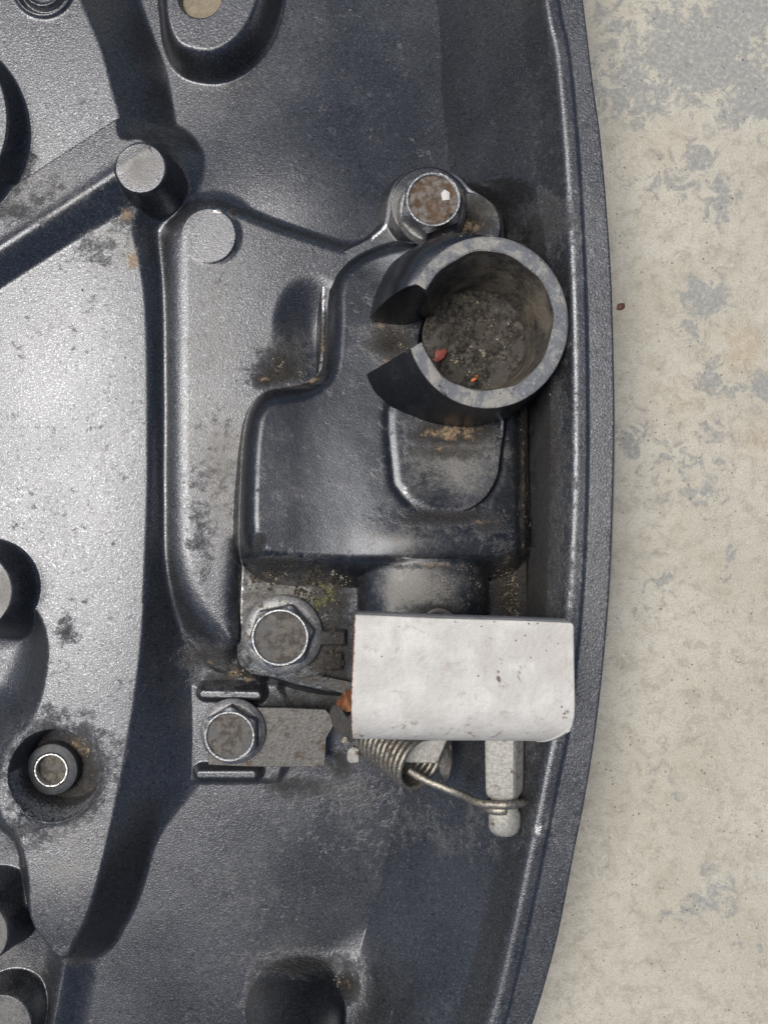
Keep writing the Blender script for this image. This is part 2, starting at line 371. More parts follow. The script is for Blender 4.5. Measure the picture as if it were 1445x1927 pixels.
HOUSING_BASE = [(446, 1238), (451, 1150), (457, 1000), (461, 850), (468, 792), (480, 757), (503, 735), (555, 725), (586, 712), (601, 688), (605, 610), (606, 530), (617, 494), (648, 470), (694, 447), (724, 420), (731, 382), (745, 345), (775, 322), (815, 316), (858, 328), (884, 354), (922, 380), (944, 412), (950, 460), (990, 520), (992, 700), (990, 1000), (988, 1180), (940, 1200), (925, 1290), (800, 1310), (650, 1306), (560, 1290), (510, 1276), (470, 1268)]
def cast_body():
    X = axis(-1500, -810, 520, 540, 2.0); Y = axis(-1400, -1075, 1075, 1260, 2.0)
    XX, YY = np.meshgrid(X.astype(np.float32), Y.astype(np.float32))
    FL = -230.0
    Z = np.full(XX.shape, FL, np.float32) - (.16 * 60 * np.logaddexp(0, (XX + 270) / 60)).astype(np.float32)
    Z += 5 * (fbm(XX, YY, 420, 3, 2) - .5)
    Z += (40 * np.exp(-((XX + 425) ** 2 + (YY - 585) ** 2) / 135 ** 2)).astype(np.float32)
    Z += (56 * np.exp(-((XX + 160) / 230) ** 2 - ((YY - 640) / 230) ** 2)).astype(np.float32)
    lab = np.zeros(XX.shape, np.int8)
    names = {0: 'pan_floor'}
    def add(h, name, k, code=None, thr=.0):
        nonlocal Z
        c = len(names) if code is None else code
        names[c] = name
        lab[h > Z + thr] = c
        Z = smax(Z, h.astype(np.float32), k)
        return c
    # side wall and rim
    d = sdf(X, Y, rim_poly(RIM_IN), 3000); d2 = sdf(X, Y, rim_poly(RIM_OUT), 3000)
    t = np.maximum(-d, 0); tw = np.interp(Y, [-1000, -700, 0, 660, 960], [266, 250, 218, 200, 174])[:, None]
    te = t * 220 / tw
    lt = np.linspace(-60, 400, 921)
    lz = np.interp(lt, [-60, 0, 8, 20, 40, 110, 218, 300, 400], [0, 0, -5, -44, -100, -242, -440, -560, -700])
    kern = np.exp(-np.linspace(-2, 2, 31) ** 2); kern /= kern.sum(); lzs = np.convolve(np.pad(lz, 15, 'edge'), kern, 'valid')
    wallz = np.interp(np.where(d > 0, -d, te), lt, lzs).astype(np.float32) + RZ
    over_ = wallz - Z; Z0 = Z.copy(); gN = lambda q: np.gradient(q.astype(np.float64) * ZS, Y, X); gF = gN(Z); gW = gN(wallz); cw = add(wallz, 'side_wall', 1)
    lab[d > -3] = 2; names[2] = 'rim'
    groove = -5.0 * step(16, 22, d)
    Z = np.where(d > 6, Z + groove + np.maximum(d - 22, 0) * .13, Z)
    Z = smin(Z, RZ - 5.0 * d2 - 2 + 1.2 * (fbm(XX, YY, 26, 9, 2) - .5), 7)
    keep = Z > ZG - 40
    # raised plate
    PL = [(100, -300), (148, -60), (165, 0), (186, 55), (207, 110), (224, 180), (236, 225), (244, 268), (276, 268), (304, 290), (308, 330), (284, 362), (250, 412), (262, 480), (272, 540), (277, 620), (279, 750), (279, 900), (275, 1050), (268, 1200), (255, 1320), (240, 1420), (222, 1520), (198, 1630), (172, 1715), (150, 1757), (128, 1789),
          (100, 1762), (72, 1715), (66, 1640), (46, 1570), (12, 1530), (5, 1470), (24, 1400), (62, 1360), (86, 1290), (92, 1210), (70, 1150), (20, 1130), (-80, 1130), (-250, 1130), (-600, 1130), (-600, 600), (-600, 0), (-400, -300)]
    dp = sdf(X, Y, poly(PL, -95, 3), 1200)
    top = -95 + 6 * (fbm(XX, YY, 300, 5, 2) - .5) - 34 * step(-700, -980, YY) + .00006 * np.minimum(YY - 150, 0) ** 2 - .0005 * np.maximum(XX + 630, 0) ** 2
    x, y = W(292, 326, -110); nearstud = np.exp(-((XX - x) ** 2 + (YY - y) ** 2) / 55 ** 2)
    hp = smin(top, top - (1.9 + 3.2 * nearstud) * dp, 14)
    hp = np.where(YY < -180, smin(top, top - (1.9 - .5 * step(-180, -500, YY) + 1.2 * step(-520, -720, YY)) * dp, 9), hp)
    cp = add(hp, 'raised_plate', (40 + 44 * step(-120, -480, YY) * (1 - step(-560, -720, YY)) - 22 * step(-560, -720, YY) - 22 * nearstud).astype(np.float32))
    # rib and upper plate field
    a = np.array(W(215, 338, -38)); b = np.array(W(0, 478, -38)); u = (b - a) / np.linalg.norm(b - a); nn = np.array([-u[1], u[0]])
    if nn[1] < 0: nn = -nn
    s = (XX - a[0]) * nn[0] + (YY - a[1]) * nn[1]; al = (XX - a[0]) * u[0] + (YY - a[1]) * u[1]
    hr = smin(-38 - .09 * s, -38 + 1.6 * s, 26) + 7 * np.exp(-((s - 4) / 15) ** 2)
    hr = np.where(s > 99, -58.0 + .03 * (s - 99), hr)
    hr = np.minimum(hr, -1.9 * dp - 60 + np.maximum(-20, 0))
    hr = smin(hr, (-51 - (1.9 + 3.2 * nearstud) * dp).astype(np.float32), 24)
    lab[(hr > Z) & (s <= 99)] = 60; names[60] = 'rib'
    lab[(hr > Z) & (s > 99)] = cp
    Z = smax(Z, hr.astype(np.float32), 10)
    # ring emboss near the top edge
    cx, cy = W(86, -18, -60); r = np.hypot(XX - cx, YY - cy)
    ring = 9 * np.exp(-((r - 54) / 4.5) ** 2) + 9 * np.exp(-((r - 36) / 4.0) ** 2) - 7 * np.exp(-((r - 45) / 4.5) ** 2)
    lab[r < 60] = 61; names[61] = 'stamped_ring'; Z = Z + ring.astype(np.float32) * (r < 75)
    # bosses
    def boss(px, py, R, zt, slope, rr, k, name, code, flat_n=True):
        nonlocal Z
        x, y = W(px, py, zt); rr_ = np.hypot(XX - x, YY - y)
        h = smin(np.full(XX.shape, zt, np.float32), zt - slope * (rr_ - R), rr).astype(np.float32)
        lab[(h > Z) & (rr_ < R * 2.5)] = code; names[code] = name
        Z = smax(Z, h, k)
        return rr_
    boss(265, 316, 48, -26, 7, 5, 18, 'stud_boss', 62)
    boss(-172, 225, 184, 30, 6, 6, 26, 'large_boss', 63)
    boss(-50, 1112, 73, 16, 6, 6, 34, 'stud_boss', 64)
    boss(-47, 1757, 65, -70, 9, 6, 26, 'stud_boss', 65)
    boss(2, 1930, 62, -130, 9, 6, 26, 'stud_boss', 66)
    # tail ridge below the plate
    A = W(127, 1795, -180); B = W(98, 1960, -190)
    def capsule(A, B):
        ex, ey = B[0] - A[0], B[1] - A[1]; L = ex * ex + ey * ey
        tt = np.clip(((XX - A[0]) * ex + (YY - A[1]) * ey) / L, 0, 1)
        return np.hypot(XX - A[0] - ex * tt, YY - A[1] - ey * tt)
    h = pad(capsule(A, B) - 4, np.float32(-178), 1.3, 14); lab[h > Z] = cp; Z = smax(Z, h, 26)
    # counterbore for the grommet
    cx, cy = W(108, 1452, -95); r = np.hypot(XX - cx, YY - cy)
    Z = Z + 5 * np.exp(-((r - 88) / 7) ** 2).astype(np.float32) * (XX > cx - 60)
    Z = np.where(r < 110, smin(Z, (-190 + 9 * np.maximum(r - 74, 0)).astype(np.float32), 4), Z)
    # flash scars on the plate's lower left
    P, Q = PX(XX, YY, Z)
    sc = np.exp(-(((P - 48) / 34) ** 2 + ((Q - 1553) / 26) ** 2)); Z = Z + (sc * 26 * (fbm(XX, YY, 24, 31, 3) - .5)).astype(np.float32)
    # deep pocket the latch housing stands in
    dB = sdf(X, Y, poly(HOUSING_BASE, -168, 3), 200)
    pocket = (-255 + 7 * np.maximum(dB - 4, 0) + 900 * step(-40, -120, XX) + 900 * step(-46, -16, d)).astype(np.float32)
    Z = np.where(dB < 150, smin(Z, pocket, 40), Z)
    # raised block
    BL = [(338, 450), (352, 412), (393, 389), (440, 398), (500, 420), (570, 442), (640, 462), (720, 480), (720, 700), (720, 900), (600, 960), (455, 1000), (437, 1060), (434, 1130), (437, 1205), (412, 1188), (382, 1150), (358, 1105), (343, 1050), (338, 980), (336, 800), (336, 600), (336, 520)]
    db = sdf(X, Y, poly(BL, -132, 3), 300)
    right = step(-330, -280, XX)
    sl_ = 1.55 + 2.0 * right * step(500, 430, YY) + 1.3 * step(-400, -330, XX) * step(430, 500, YY)
    topb = -128 - .15 * (XX + 330) + 6 * (fbm(XX, YY, 200, 15, 2) - .5)
    cx, cy = W(393, 443, -126); hb = smin(topb, topb - sl_ * (db - 4), 44)
    hb = smax(hb, pad(np.hypot(XX - cx, YY - cy) - 58, np.float32(-127), 1.7, 10), 8)
    # base ledge round the block
    led = pad(db - 74, np.float32(-208) - .05 * (XX + 480), 2.2, 7); led = np.where((XX < -290) & (YY < 520), led, -400 + 0 * led)
    lab[led > Z] = 67; Z = smax(Z, led.astype(np.float32), 10)
    lab[hb > Z] = 67; names[67] = 'raised_block'
    Z = smax(Z, hb.astype(np.float32), 30)
    cx, cy = W(572, 625, -150)
    bowl = -212 + 70 * (np.abs((XX - cx - 22) / 66) ** 2 + np.abs((YY - cy) / 100) ** 2.2)
    Z = np.where(db < 40, smin(Z, bowl.astype(np.float32), 56), Z)
    cx, cy = W(393, 443, -122); r = np.hypot(XX - cx, YY - cy); hd = pad(r - 54, np.float32(-122.5), 5, 1.5)
    lab[(hd > Z)] = 68; names[68] = 'sawn_stub'; Z = smax(Z, hd, 3)
    # top boss, its hole backed by an added tan disc
    TB = [(303, -60), (306, 0), (312, 45), (330, 82), (362, 98), (405, 100), (445, 78), (475, 40), (492, -5), (500, -60), (480, -110), (400, -140), (330, -120)]
    dt = sdf(X, Y, poly(TB, -120, 4), 300)
    h = pad(dt + 2, np.float32(-120), 4.6, 46); lab[h > Z] = 69; names[69] = 'hole_boss'; Z = smax(Z, h, 24)
    cx, cy = W(377, -8, -120); r = np.hypot(XX - cx, YY - cy)
    Z = np.where(r < 70, smin(Z, (-150 + 5 * np.maximum(r - 38, 0)).astype(np.float32), 4), Z)
    # bottom boss and its web
    x, y = W(558, 1810, -230); R0 = 100; rr_ = np.hypot(XX - x, YY - (y - R0))
    h = smin(np.full(XX.shape, 20, np.float32), 20 - 7 * (rr_ - R0 + 34), 8); lab[h > Z] = 70; names[70] = 'stud_boss'; Z = smax(Z, h.astype(np.float32), 46)
    h = pad(capsule(W(600, 1945, -190), W(745, 1900, -190)) - 40, np.float32(-205), .8, 40); Z = smax(Z, h, 40)
    # lugs and seat of the retainer strap
    rect = poly([(366, 1292), (520, 1292), (560, 1380), (520, 1468), (366, 1468)], -218, 1); dr = sdf(X, Y, rect, 120)
    h = pad(dr, np.float32(-217) - .06 * np.maximum(XX + 330, 0), 1.6, 6); lab[h > Z] = 71; names[71] = 'strap_seat'; Z = smax(Z, h, 8)
    for k, (p, q) in enumerate((((384, 1306), (484, 1308)), ((378, 1457), (476, 1457)))):
        h = pad(capsule(W(*p, -190), W(*q, -190)) - 8, np.float32(-184), 3, 9); lab[h > Z] = 72 + k; names[72 + k] = 'locating_lug'; Z = smax(Z, h, 6)
    P, Q = PX(XX, YY, Z)
    dirt = spots_field(P, Q, [(240, 405, 24, 34, .4), (530, 690, 55, 45, .75), (500, 715, 30, 16, .8), (420, 900, 55, 130, .20), (380, 980, 30, 120, .26), (40, 400, 60, 26, .36), (75, 370, 30, 40, .3), (130, 345, 90, 20, .22), (50, 330, 24, 50, .3),
                              (400, 1235, 70, 34, .6), (460, 1262, 40, 22, .75), (420, 1280, 50, 20, .6), (560, 1480, 80, 26, .55), (640, 1440, 30, 40, .5), (655, 1855, 26, 30, .8), (640, 1500, 120, 50, .28), (108, 1452, 88, 88, .95), (150, 1800, 30, 22, .7), 
                              (1030, 900, 40, 320, .62), (1010, 1120, 50, 140, .7), (1025, 420, 60, 70, .5), (940, 470, 60, 50, .6), (300, 1290, 40, 60, .2),  (180, 470, 60, 26, .22), (60, 1560, 50, 40, .35), (600, 1320, 90, 40, .6), (520, 1330, 40, 40, .5), (130, 1190, 20, 30, .4), (840, 1560, 220, 60, .22), (560, 1818, 110, 26, .6), (480, 1880, 22, 60, .5), (440, 400, 10, 8, .9), (980, 1320, 60, 120, .5)])  # arc round the bottom boss's foot paints its shade; other spots are dirt
    dust_highlight = spots_field(P, Q, [(400, 620, 60, 230, .35), (415, 900, 60, 200, .5), (540, 660, 60, 60, .5), (90, 360, 130, 60, .35), (230, 470, 60, 60, .35), (150, 1600, 70, 120, .25), (265, 316, 50, 46, .55), (393, 443, 52, 52, .25), (10, 1110, 30, 50, .8), (5, 1757, 30, 50, .8), (20, 1910, 50, 50, .8), (640, 1480, 80, 40, .4)])
    tan = spots_field(P, Q, [(530, 690, 40, 30, .42), (560, 660, 20, 50, .35), (1010, 1120, 24, 60, .3), (640, 1470, 60, 24, .3), (540, 1470, 50, 16, .34), (400, 1250, 60, 22, .42), (480, 1280, 40, 14, .5), (150, 1405, 34, 30, .6), (165, 1460, 18, 50, .4), (110, 1518, 50, 16, .4), (237, 405, 17, 20, .8), (250, 492, 15, 26, .75), (440, 1268, 26, 12, .6), (497, 713, 14, 8, .7), (89, 62, 8, 7, .5), (655, 1855, 16, 18, .5), (410, 398, 8, 5, .7)])
    wear_highlight = spots_field(P, Q, [(1012, 1562, 10, 14, .6), (410, 397, 8, 5, .8)])
    de = np.abs(d2 + 3); wear_highlight = np.maximum(wear_highlight, .2 * np.exp(-(de / 5) ** 2))
    wear_highlight = np.maximum(wear_highlight, .50 * np.exp(-((np.hypot(*(np.array([XX, YY]) - np.array(W(108, 1452, -95))[:, None, None])) - 84) / 6) ** 2) * (YY < W(0, 1450, -95)[1]))
    res = emit_fields(X, Y, Z, lab, names, M_PAINT, keep, {'dirt': dirt, 'wear_highlight': wear_highlight, 'dust_highlight': dust_highlight, 'tan': tan}, cover, over={0: ((np.abs(over_) < 12) & (np.abs(Z - np.maximum(wallz, Z0)) < 1), gF), cw: ((np.abs(over_) < 12) & (np.abs(Z - np.maximum(wallz, Z0)) < 1), gW)})
    return res
body = cast_body()
body_labels = {62: 'small round boss at the upper end of the rib', 63: 'tall wide boss cut by the left edge, top', 64: 'round boss at the left edge, middle', 65: 'round boss at the left edge, lower', 66: 'round boss in the bottom left corner', 70: 'dark round boss at the bottom edge', 68: 'flat round stub at the upper left of the raised block'}
for k, v in body_labels.items():
    if k in body: body[k]['label'] = v

bm = bmesh.new(); lathe(bm, [(41, 0), (20, .6), (0, 1)], (*W(377, -8, -120), -147), 40); bm_obj('hole_stand_in', bm, M_TAN, cover)  # added disc stands in for lit concrete seen through the hole

# grommet: rubber bush, steel sleeve, dusty core
gx, gy = W(97, 1449, -158)
bm = bmesh.new(); lathe(bm, [(53, -50), (53, -16), (51, -10), (44, -6), (36, -5), (34, -9), (34, -40)], (gx, gy, -152), 72)
gr = bm_obj('grommet', bm, M_RUBBER, cover); gr['label'] = 'black rubber bush with steel sleeve in a round recess'
bm = bmesh.new(); lathe(bm, [(34, -40), (34, -5), (33, -3), (31, -3), (30, -5), (29.5, -40)], (gx, gy, -152), 64); bm_obj('sleeve', bm, M_LIP, gr)
bm = bmesh.new(); lathe(bm, [(30, -24), (15, -25), (0, -26)], (gx, gy, -152), 40); bm_obj('sleeve_core', bm, M_FACE, gr)

# ------------------------------------------------------------------ latch housing
def housing():
    X = np.arange(-300, 300, 1.5); Y = np.arange(-380, 700, 1.5)
    XX, YY = np.meshgrid(X.astype(np.float32), Y.astype(np.float32))
    BODY = [(482, 810), (493, 770), (516, 750), (570, 740), (604, 722), (626, 690), (633, 610), (634, 535), (648, 498), (690, 466), (760, 448), (850, 445), (930, 460), (982, 530), (985, 700), (984, 900), (982, 1010), (972, 1040), (940, 1053), (860, 1057), (700, 1056), (535, 1048), (496, 1034), (480, 1000), (478, 900)]
    zb = -168.0
    dB = sdf(X, Y, poly(HOUSING_BASE, zb, 3), 200)
    Z = smin(np.full(XX.shape, zb, np.float32), zb - 3.5 * dB, 12).astype(np.float32)
    lab = np.zeros(XX.shape, np.int8); names = {0: 'latch_housing'}
    P, Q = PX(XX, YY, -60.0)
    lab[(XX > 60) & (YY < -60)] = 6; names[6] = 'side_flange'; lab[YY > 440] = 1
    # ear carrying the upper bolt
    x, y = W(806, 384, -120); r = np.hypot(XX - x, YY - y); h = pad(r - 74, np.float32(-120), 4, 8); lab[h > Z] = 1; names[1] = 'bolt_ear'; Z = smax(Z, h, 12)
    x, y = W(880, 425, -128); r = np.hypot(XX - x, YY - y); h = pad(r - 66, np.float32(-128), 4, 8); lab[h > Z] = 1; Z = smax(Z, h, 8)
    # barrel
    bx = W(796, 0, -130)[0]; R = 131
    hb = -142 + np.sqrt(np.maximum(R * R - (XX - bx) ** 2, 0)) - 600 * (np.abs(XX - bx) >= R)
    by = W(0, 1230, -60)[1]; hb = np.where((YY < -86) & (YY > by), hb, -600)
    hb = np.where(YY < by + 24, hb - .05 * np.maximum(by + 24 - YY, 0) ** 1.8, hb).astype(np.float32)
    lab[hb > Z] = 2; names[2] = 'barrel'; Z = smax(Z, hb, 14)
    Z = Z + 0
    # pad near the lower bolt, small key bar and stub beside it
    for (x0, y0, x1, y1, zt) in ((604, 1190, 648, 1212, -150), (612, 1232, 642, 1258, -152)):
        dd = sdf(X, Y, poly([(x0, y0), (x1, y0), (x1, y1), (x0, y1)], zt, 1), 60); h = pad(dd, np.float32(zt), 3, 5); lab[h > Z] = 3; names[3] = 'key_bar'; Z = smax(Z, h, 4)
    # body
    dT = sdf(X, Y, poly(BODY, -75, 3), 260)
    dome = 34 * step(-170, 90, XX) * (1 - .35 * step(190, 290, XX))
    top = smax((-16 - .21 * (XX + 130) - .20 * (YY + 95)).astype(np.float32), np.full(XX.shape, -158., np.float32), 10) + dome * 1.05 + 16 * np.exp(-((YY - W(0, 1020, -40)[1]) / 38) ** 2) * step(-80, 60, XX)
    hT = smin(top, top - 3.0 * (dT - 3), 62).astype(np.float32)
    hT = np.where(dT > 60, -600, hT)
    lab[hT > Z] = 4; names[4] = 'housing_body'; Z = smax(Z, hT, 10)
    # tongue
    TG = [(746, 740), (746, 880), (757, 918), (790, 950), (846, 966), (900, 950), (934, 912), (947, 860), (950, 740), (850, 700)]
    dg = sdf(X, Y, poly(TG, -6, 4), 80)
    tt = (-62 - .14 * (YY - 40) - .03 * (XX - 120)).astype(np.float32)
    h = smin(tt, tt - 5.0 * dg, 5); h = np.where(dg > 40, -600, h).astype(np.float32); lab[h > Z] = 5; names[5] = 'tongue'
    Z = Z - (4 * np.exp(-((dg - 7) / 9) ** 2) * (h < Z)).astype(np.float32)
    Z = smax(Z, h, 3)
    # bore of the cup and the slot that leads into it
    x, y = W(913, 604, 125); r = np.hypot(XX - x, YY - y)
    sl = poly([(690, 602), (690, 700), (765, 664), (830, 650), (830, 560), (765, 540)], -10, 1); ds = sdf(X, Y, sl, 60)
    zs = (-78 - .05 * (XX + 20)).astype(np.float32)
    Z = np.where(ds < 6, np.minimum(Z, np.maximum(zs, -90)), Z)
    Z = np.where(r < 118, smin(Z, (-160 + 4 * np.maximum(r - 98, 0)).astype(np.float32), 10), Z)
    Z = Z + (1.2 * (fbm(XX, YY, 60, 77, 3) - .5)).astype(np.float32)
    P, Q = PX(XX, YY, Z)
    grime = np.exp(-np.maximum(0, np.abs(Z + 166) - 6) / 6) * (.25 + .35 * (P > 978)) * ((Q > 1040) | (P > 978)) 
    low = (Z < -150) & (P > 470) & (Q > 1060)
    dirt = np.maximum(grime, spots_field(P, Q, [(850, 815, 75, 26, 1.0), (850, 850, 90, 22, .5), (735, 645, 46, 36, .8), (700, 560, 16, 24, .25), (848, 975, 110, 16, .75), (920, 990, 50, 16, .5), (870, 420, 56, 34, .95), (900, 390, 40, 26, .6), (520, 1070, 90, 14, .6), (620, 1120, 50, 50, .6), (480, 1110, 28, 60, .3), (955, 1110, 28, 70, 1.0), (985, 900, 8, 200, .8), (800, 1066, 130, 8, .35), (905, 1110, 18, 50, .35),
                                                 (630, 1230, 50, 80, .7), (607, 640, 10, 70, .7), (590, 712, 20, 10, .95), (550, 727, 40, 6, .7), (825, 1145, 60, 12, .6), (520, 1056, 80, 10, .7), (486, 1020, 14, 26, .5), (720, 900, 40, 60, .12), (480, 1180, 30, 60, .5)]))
    dust_highlight = spots_field(P, Q, [(850, 860, 95, 90, .75), (735, 640, 50, 50, .7), (800, 1010, 120, 30, .4), (480, 1150, 40, 90, .8), (560, 1110, 90, 50, .8), (600, 1230, 50, 60, .6), (800, 1105, 100, 50, .8), (900, 390, 50, 40, .7), (745, 400, 24, 50, .8)])  # barrel and body-foot spots paint in highlights; the others are dust
    tan = spots_field(P, Q, [(850, 815, 74, 20, .80), (840, 845, 60, 22, .45), (872, 426, 50, 18, .72), (585, 715, 22, 8, .8), (607, 640, 6, 60, .6), (550, 727, 40, 5, .5), (955, 1110, 16, 60, .45), (722, 612, 20, 16, .5), (725, 680, 22, 16, .5), (910, 982, 60, 9, .5), (800, 1062, 120, 7, .5), (984, 900, 5, 170, .6), (985, 1030, 6, 30, .6), (500, 1088, 24, 14, .6), (620, 1105, 40, 34, .42), (470, 1130, 10, 70, .4), (755, 560, 14, 30, .35)])
    lip = np.exp(-((dB + 3) / 4.5) ** 2) * (P < 640) * (Q < 1200) * (Q > 470)  # bright line painted in for the highlight on the flange lip
    wear_highlight = np.maximum(.50 * lip, spots_field(P, Q, [(762, 922, 8, 18, .34), (778, 942, 12, 8, .3), (945, 800, 5, 40, .5)]))
    wear_highlight = np.maximum(wear_highlight, .62 * np.exp(-((dB + 3) / 6) ** 2) * (Q < 470) * (P > 700))
    keep = dB < 22
    m = (lab == 0) & keep; got = np.zeros_like(m); got[:, :60] = m[:, :60] & (YY[:, :60] < -120)     # only the flange that joins the lower pad stays the base
    while True:
        g2 = got.copy(); g2[1:] |= got[:-1]; g2[:-1] |= got[1:]; g2[:, 1:] |= got[:, :-1]; g2[:, :-1] |= got[:, 1:]; g2 &= m
        if (g2 == got).all(): break
        got = g2
    lab[m & ~got & (YY < 0)] = 6; lab[m & ~got & (YY >= 0)] = 1
    return emit_fields(X, Y, Z, lab, names, M_BRACKET, keep, {'dirt': dirt, 'wear_highlight': wear_highlight, 'dust_highlight': dust_highlight, 'tan': tan}, cover, first=0)
hs = housing()
latch = hs[0]; latch['label'] = 'satin dark grey cast latch housing bolted into the cover'

def cup():
    RZ = 128.0; BZ = -84.0
    ctl = [(0, (1052, 622)), (45, (1012, 500)), (70, (955, 462)), (90, (890, 450)), (112, (800, 458)), (128, (735, 492)), (145, (702, 560)), (153, (694, 604)), (175, (688, 650)), (197.5, (688, 704)), (212, (706, 742)), (228, (742, 772)), (250, (810, 798)), (270, (880, 806)), (295, (948, 792)), (320, (1005, 752)), (340, (1038, 696))]
    th = np.array([c[0] for c in ctl] + [360.]); pts = np.array([c[1] for c in ctl] + [ctl[0][1]], float)
    dth = np.linspace(0, 360, 721); dpt = np.stack([np.interp(dth, th, pts[:, k]) for k in (0, 1)], 1)
    kk = np.exp(-np.linspace(-2, 2, 41) ** 2); kk /= kk.sum()
    dpt = np.stack([np.convolve(np.concatenate([dpt[-21:-1, k], dpt[:, k], dpt[1:21, k]]), kk, 'valid') for k in (0, 1)], 1)
    rc = (917.0, 607.0); N_ = 170
    bm = bmesh.new(); rings = []
    bx, by = 1, 1
    for q in np.linspace(197.5, 513, N_):
        a = math.radians(q); qq = q % 360
        bp = (np.interp(qq, dth, dpt[:, 0]), np.interp(qq, dth, dpt[:, 1]))
        w = 1 + .012 * math.sin(5 * a) + .008 * math.sin(11 * a + 1)
        def rim(rx, ry, z, o=(0, 0)): return (*W(rc[0] + o[0] + rx * math.cos(a), rc[1] + o[1] - ry * math.sin(a), z), z)
        B = np.array((*W(*bp, BZ), BZ)); Ro = np.array(rim(152, 162, RZ - 7))
        iw = w
        # chamfered slot lips: shave the rim a little at both ends
        prof = [B]
        wgt = float(step(80, 105, qq) * (1 - step(150, 175, qq)))
        for f in (.14, .28, .42, .56, .70, .85):
            p = B * (1 - f) + Ro * f; p[2] = p[2] * (1 - wgt) + wgt * (B[2] + (Ro[2] - B[2]) * (1 - (1 - f) ** 2.3)); prof.append(p)
        prof += [Ro, rim(150.5, 160.5, RZ - 2), rim(147, 157, RZ), rim(130 * iw, 135 * iw, RZ + .5, (-3, -2)), rim(126.5 * iw, 131.5 * iw, RZ - 3, (-3, -2)), rim(124 * iw, 129 * iw, RZ - 12, (-3, -2))]
        ib = rim(124, 129, RZ, (-3, -2)); ic = W(rc[0] - 3, rc[1] - 2, RZ)
        for z, k in ((60, .97), (0, .93), (-60, .88), (-130, .84)):
            prof.append((ic[0] + (ib[0] - ic[0]) * k, ic[1] + (ib[1] - ic[1]) * k, z))
        prof.append((B[0] * .7 + .3 * ic[0], B[1] * .7 + .3 * ic[1], -140))
        rings.append([bm.verts.new(tuple(float(c) for c in p)) for p in prof])
    n = len(rings[0])
    for r0, r1 in zip(rings, rings[1:]):
        for k in range(n): bm.faces.new((r0[k], r0[(k + 1) % n], r1[(k + 1) % n], r1[k]))
    caps = [bm.faces.new(rings[0]), bm.faces.new(rings[-1][::-1])]
    bmesh.ops.triangulate(bm, faces=caps)
    bm.normal_update()
    return bm, n
def cup_build():
    bm, n = cup(); bm.verts.index_update()
    mats = [M_BRACKET, M_CUP, M_BORE]
    for f in bm.faces:
        k = sorted({v.index % n for v in f.verts})
        if len(f.verts) == 4:
            lo, hi = k[0], k[-1]
            if lo == 0 and hi == n - 1: f.material_index = 0
            elif lo >= 7 and hi <= 11: f.material_index = 1
            elif lo >= 11: f.material_index = 2
            else: f.material_index = 0
        else: f.material_index = 0
    parts = {}
    for mi, nm in ((0, 'cup_wall'), (1, 'cup_rim'), (2, 'cup_bore')):
        b2 = bm.copy()
        bmesh.ops.delete(b2, geom=[f for f in b2.faces if f.material_index != mi], context='FACES')
        parts[nm] = bm_obj(nm, b2, mats[mi], latch, 38)
    bm.free(); return parts
def bore_mat():
    n = N('grimy_cup_bore'); f = n.noise(18, 6, .7); g = n.noise(5, 5, .7); h = n.noise(70, 3)
    col = n.mix(n.ramp(f, .35, .7), (.040, .035, .029), (.14, .122, .096)); col = n.mix(n.ramp(h, .46, .68), col, (.21, .178, .132))
    col = n.mix(n.ramp(g, .60, .68), col, (.24, .22, .185))
    return n.out(col, .1, .6, n.bump(n.math('ADD', g, f), 7, .9))
M_BORE = bore_mat()
cup_build()
# grime heaped on the floor of the cup
def cup_floor():
    cx, cy = W(913, 603, 128); R = 106
    n = 130; xs = np.linspace(-R, R, n); XX, YY = np.meshgrid(xs, xs); r = np.hypot(XX, YY)
    Z = -132 + 40 * (fbm(XX + 500, YY + 500, 70, 51, 4) - .5) + 30 * (fbm(XX + 500, YY + 500, 17, 61, 4) - .5) + 34 * np.exp(-((XX + 70) ** 2 + (YY + 10) ** 2) / 45 ** 2) + .0015 * r * r
    V = np.stack([XX + cx, YY + cy, Z], -1).reshape(-1, 3); i = np.arange(n * n).reshape(n, n)
    F = np.stack([i[:-1, :-1], i[:-1, 1:], i[1:, 1:], i[1:, :-1]], -1).reshape(-1, 4)
    rr = r.ravel()[F].max(1); F = F[rr < R]; u, inv = np.unique(F, return_inverse=True)
    link('cup_floor', np_mesh('cup_floor', V[u], inv.reshape(-1, 4)), M_GRIME, latch)
cup_floor()
# small ring half hidden under the lever
bm = bmesh.new(); x, y = W(826, 1178, 12); lathe(bm, [(34, -24), (33, -3), (29, 0), (24, -2), (22, -10), (10, -12), (0, -12)], (x, y, 12), 40); bm_obj('pivot_cap', bm, M_STRAP, latch)

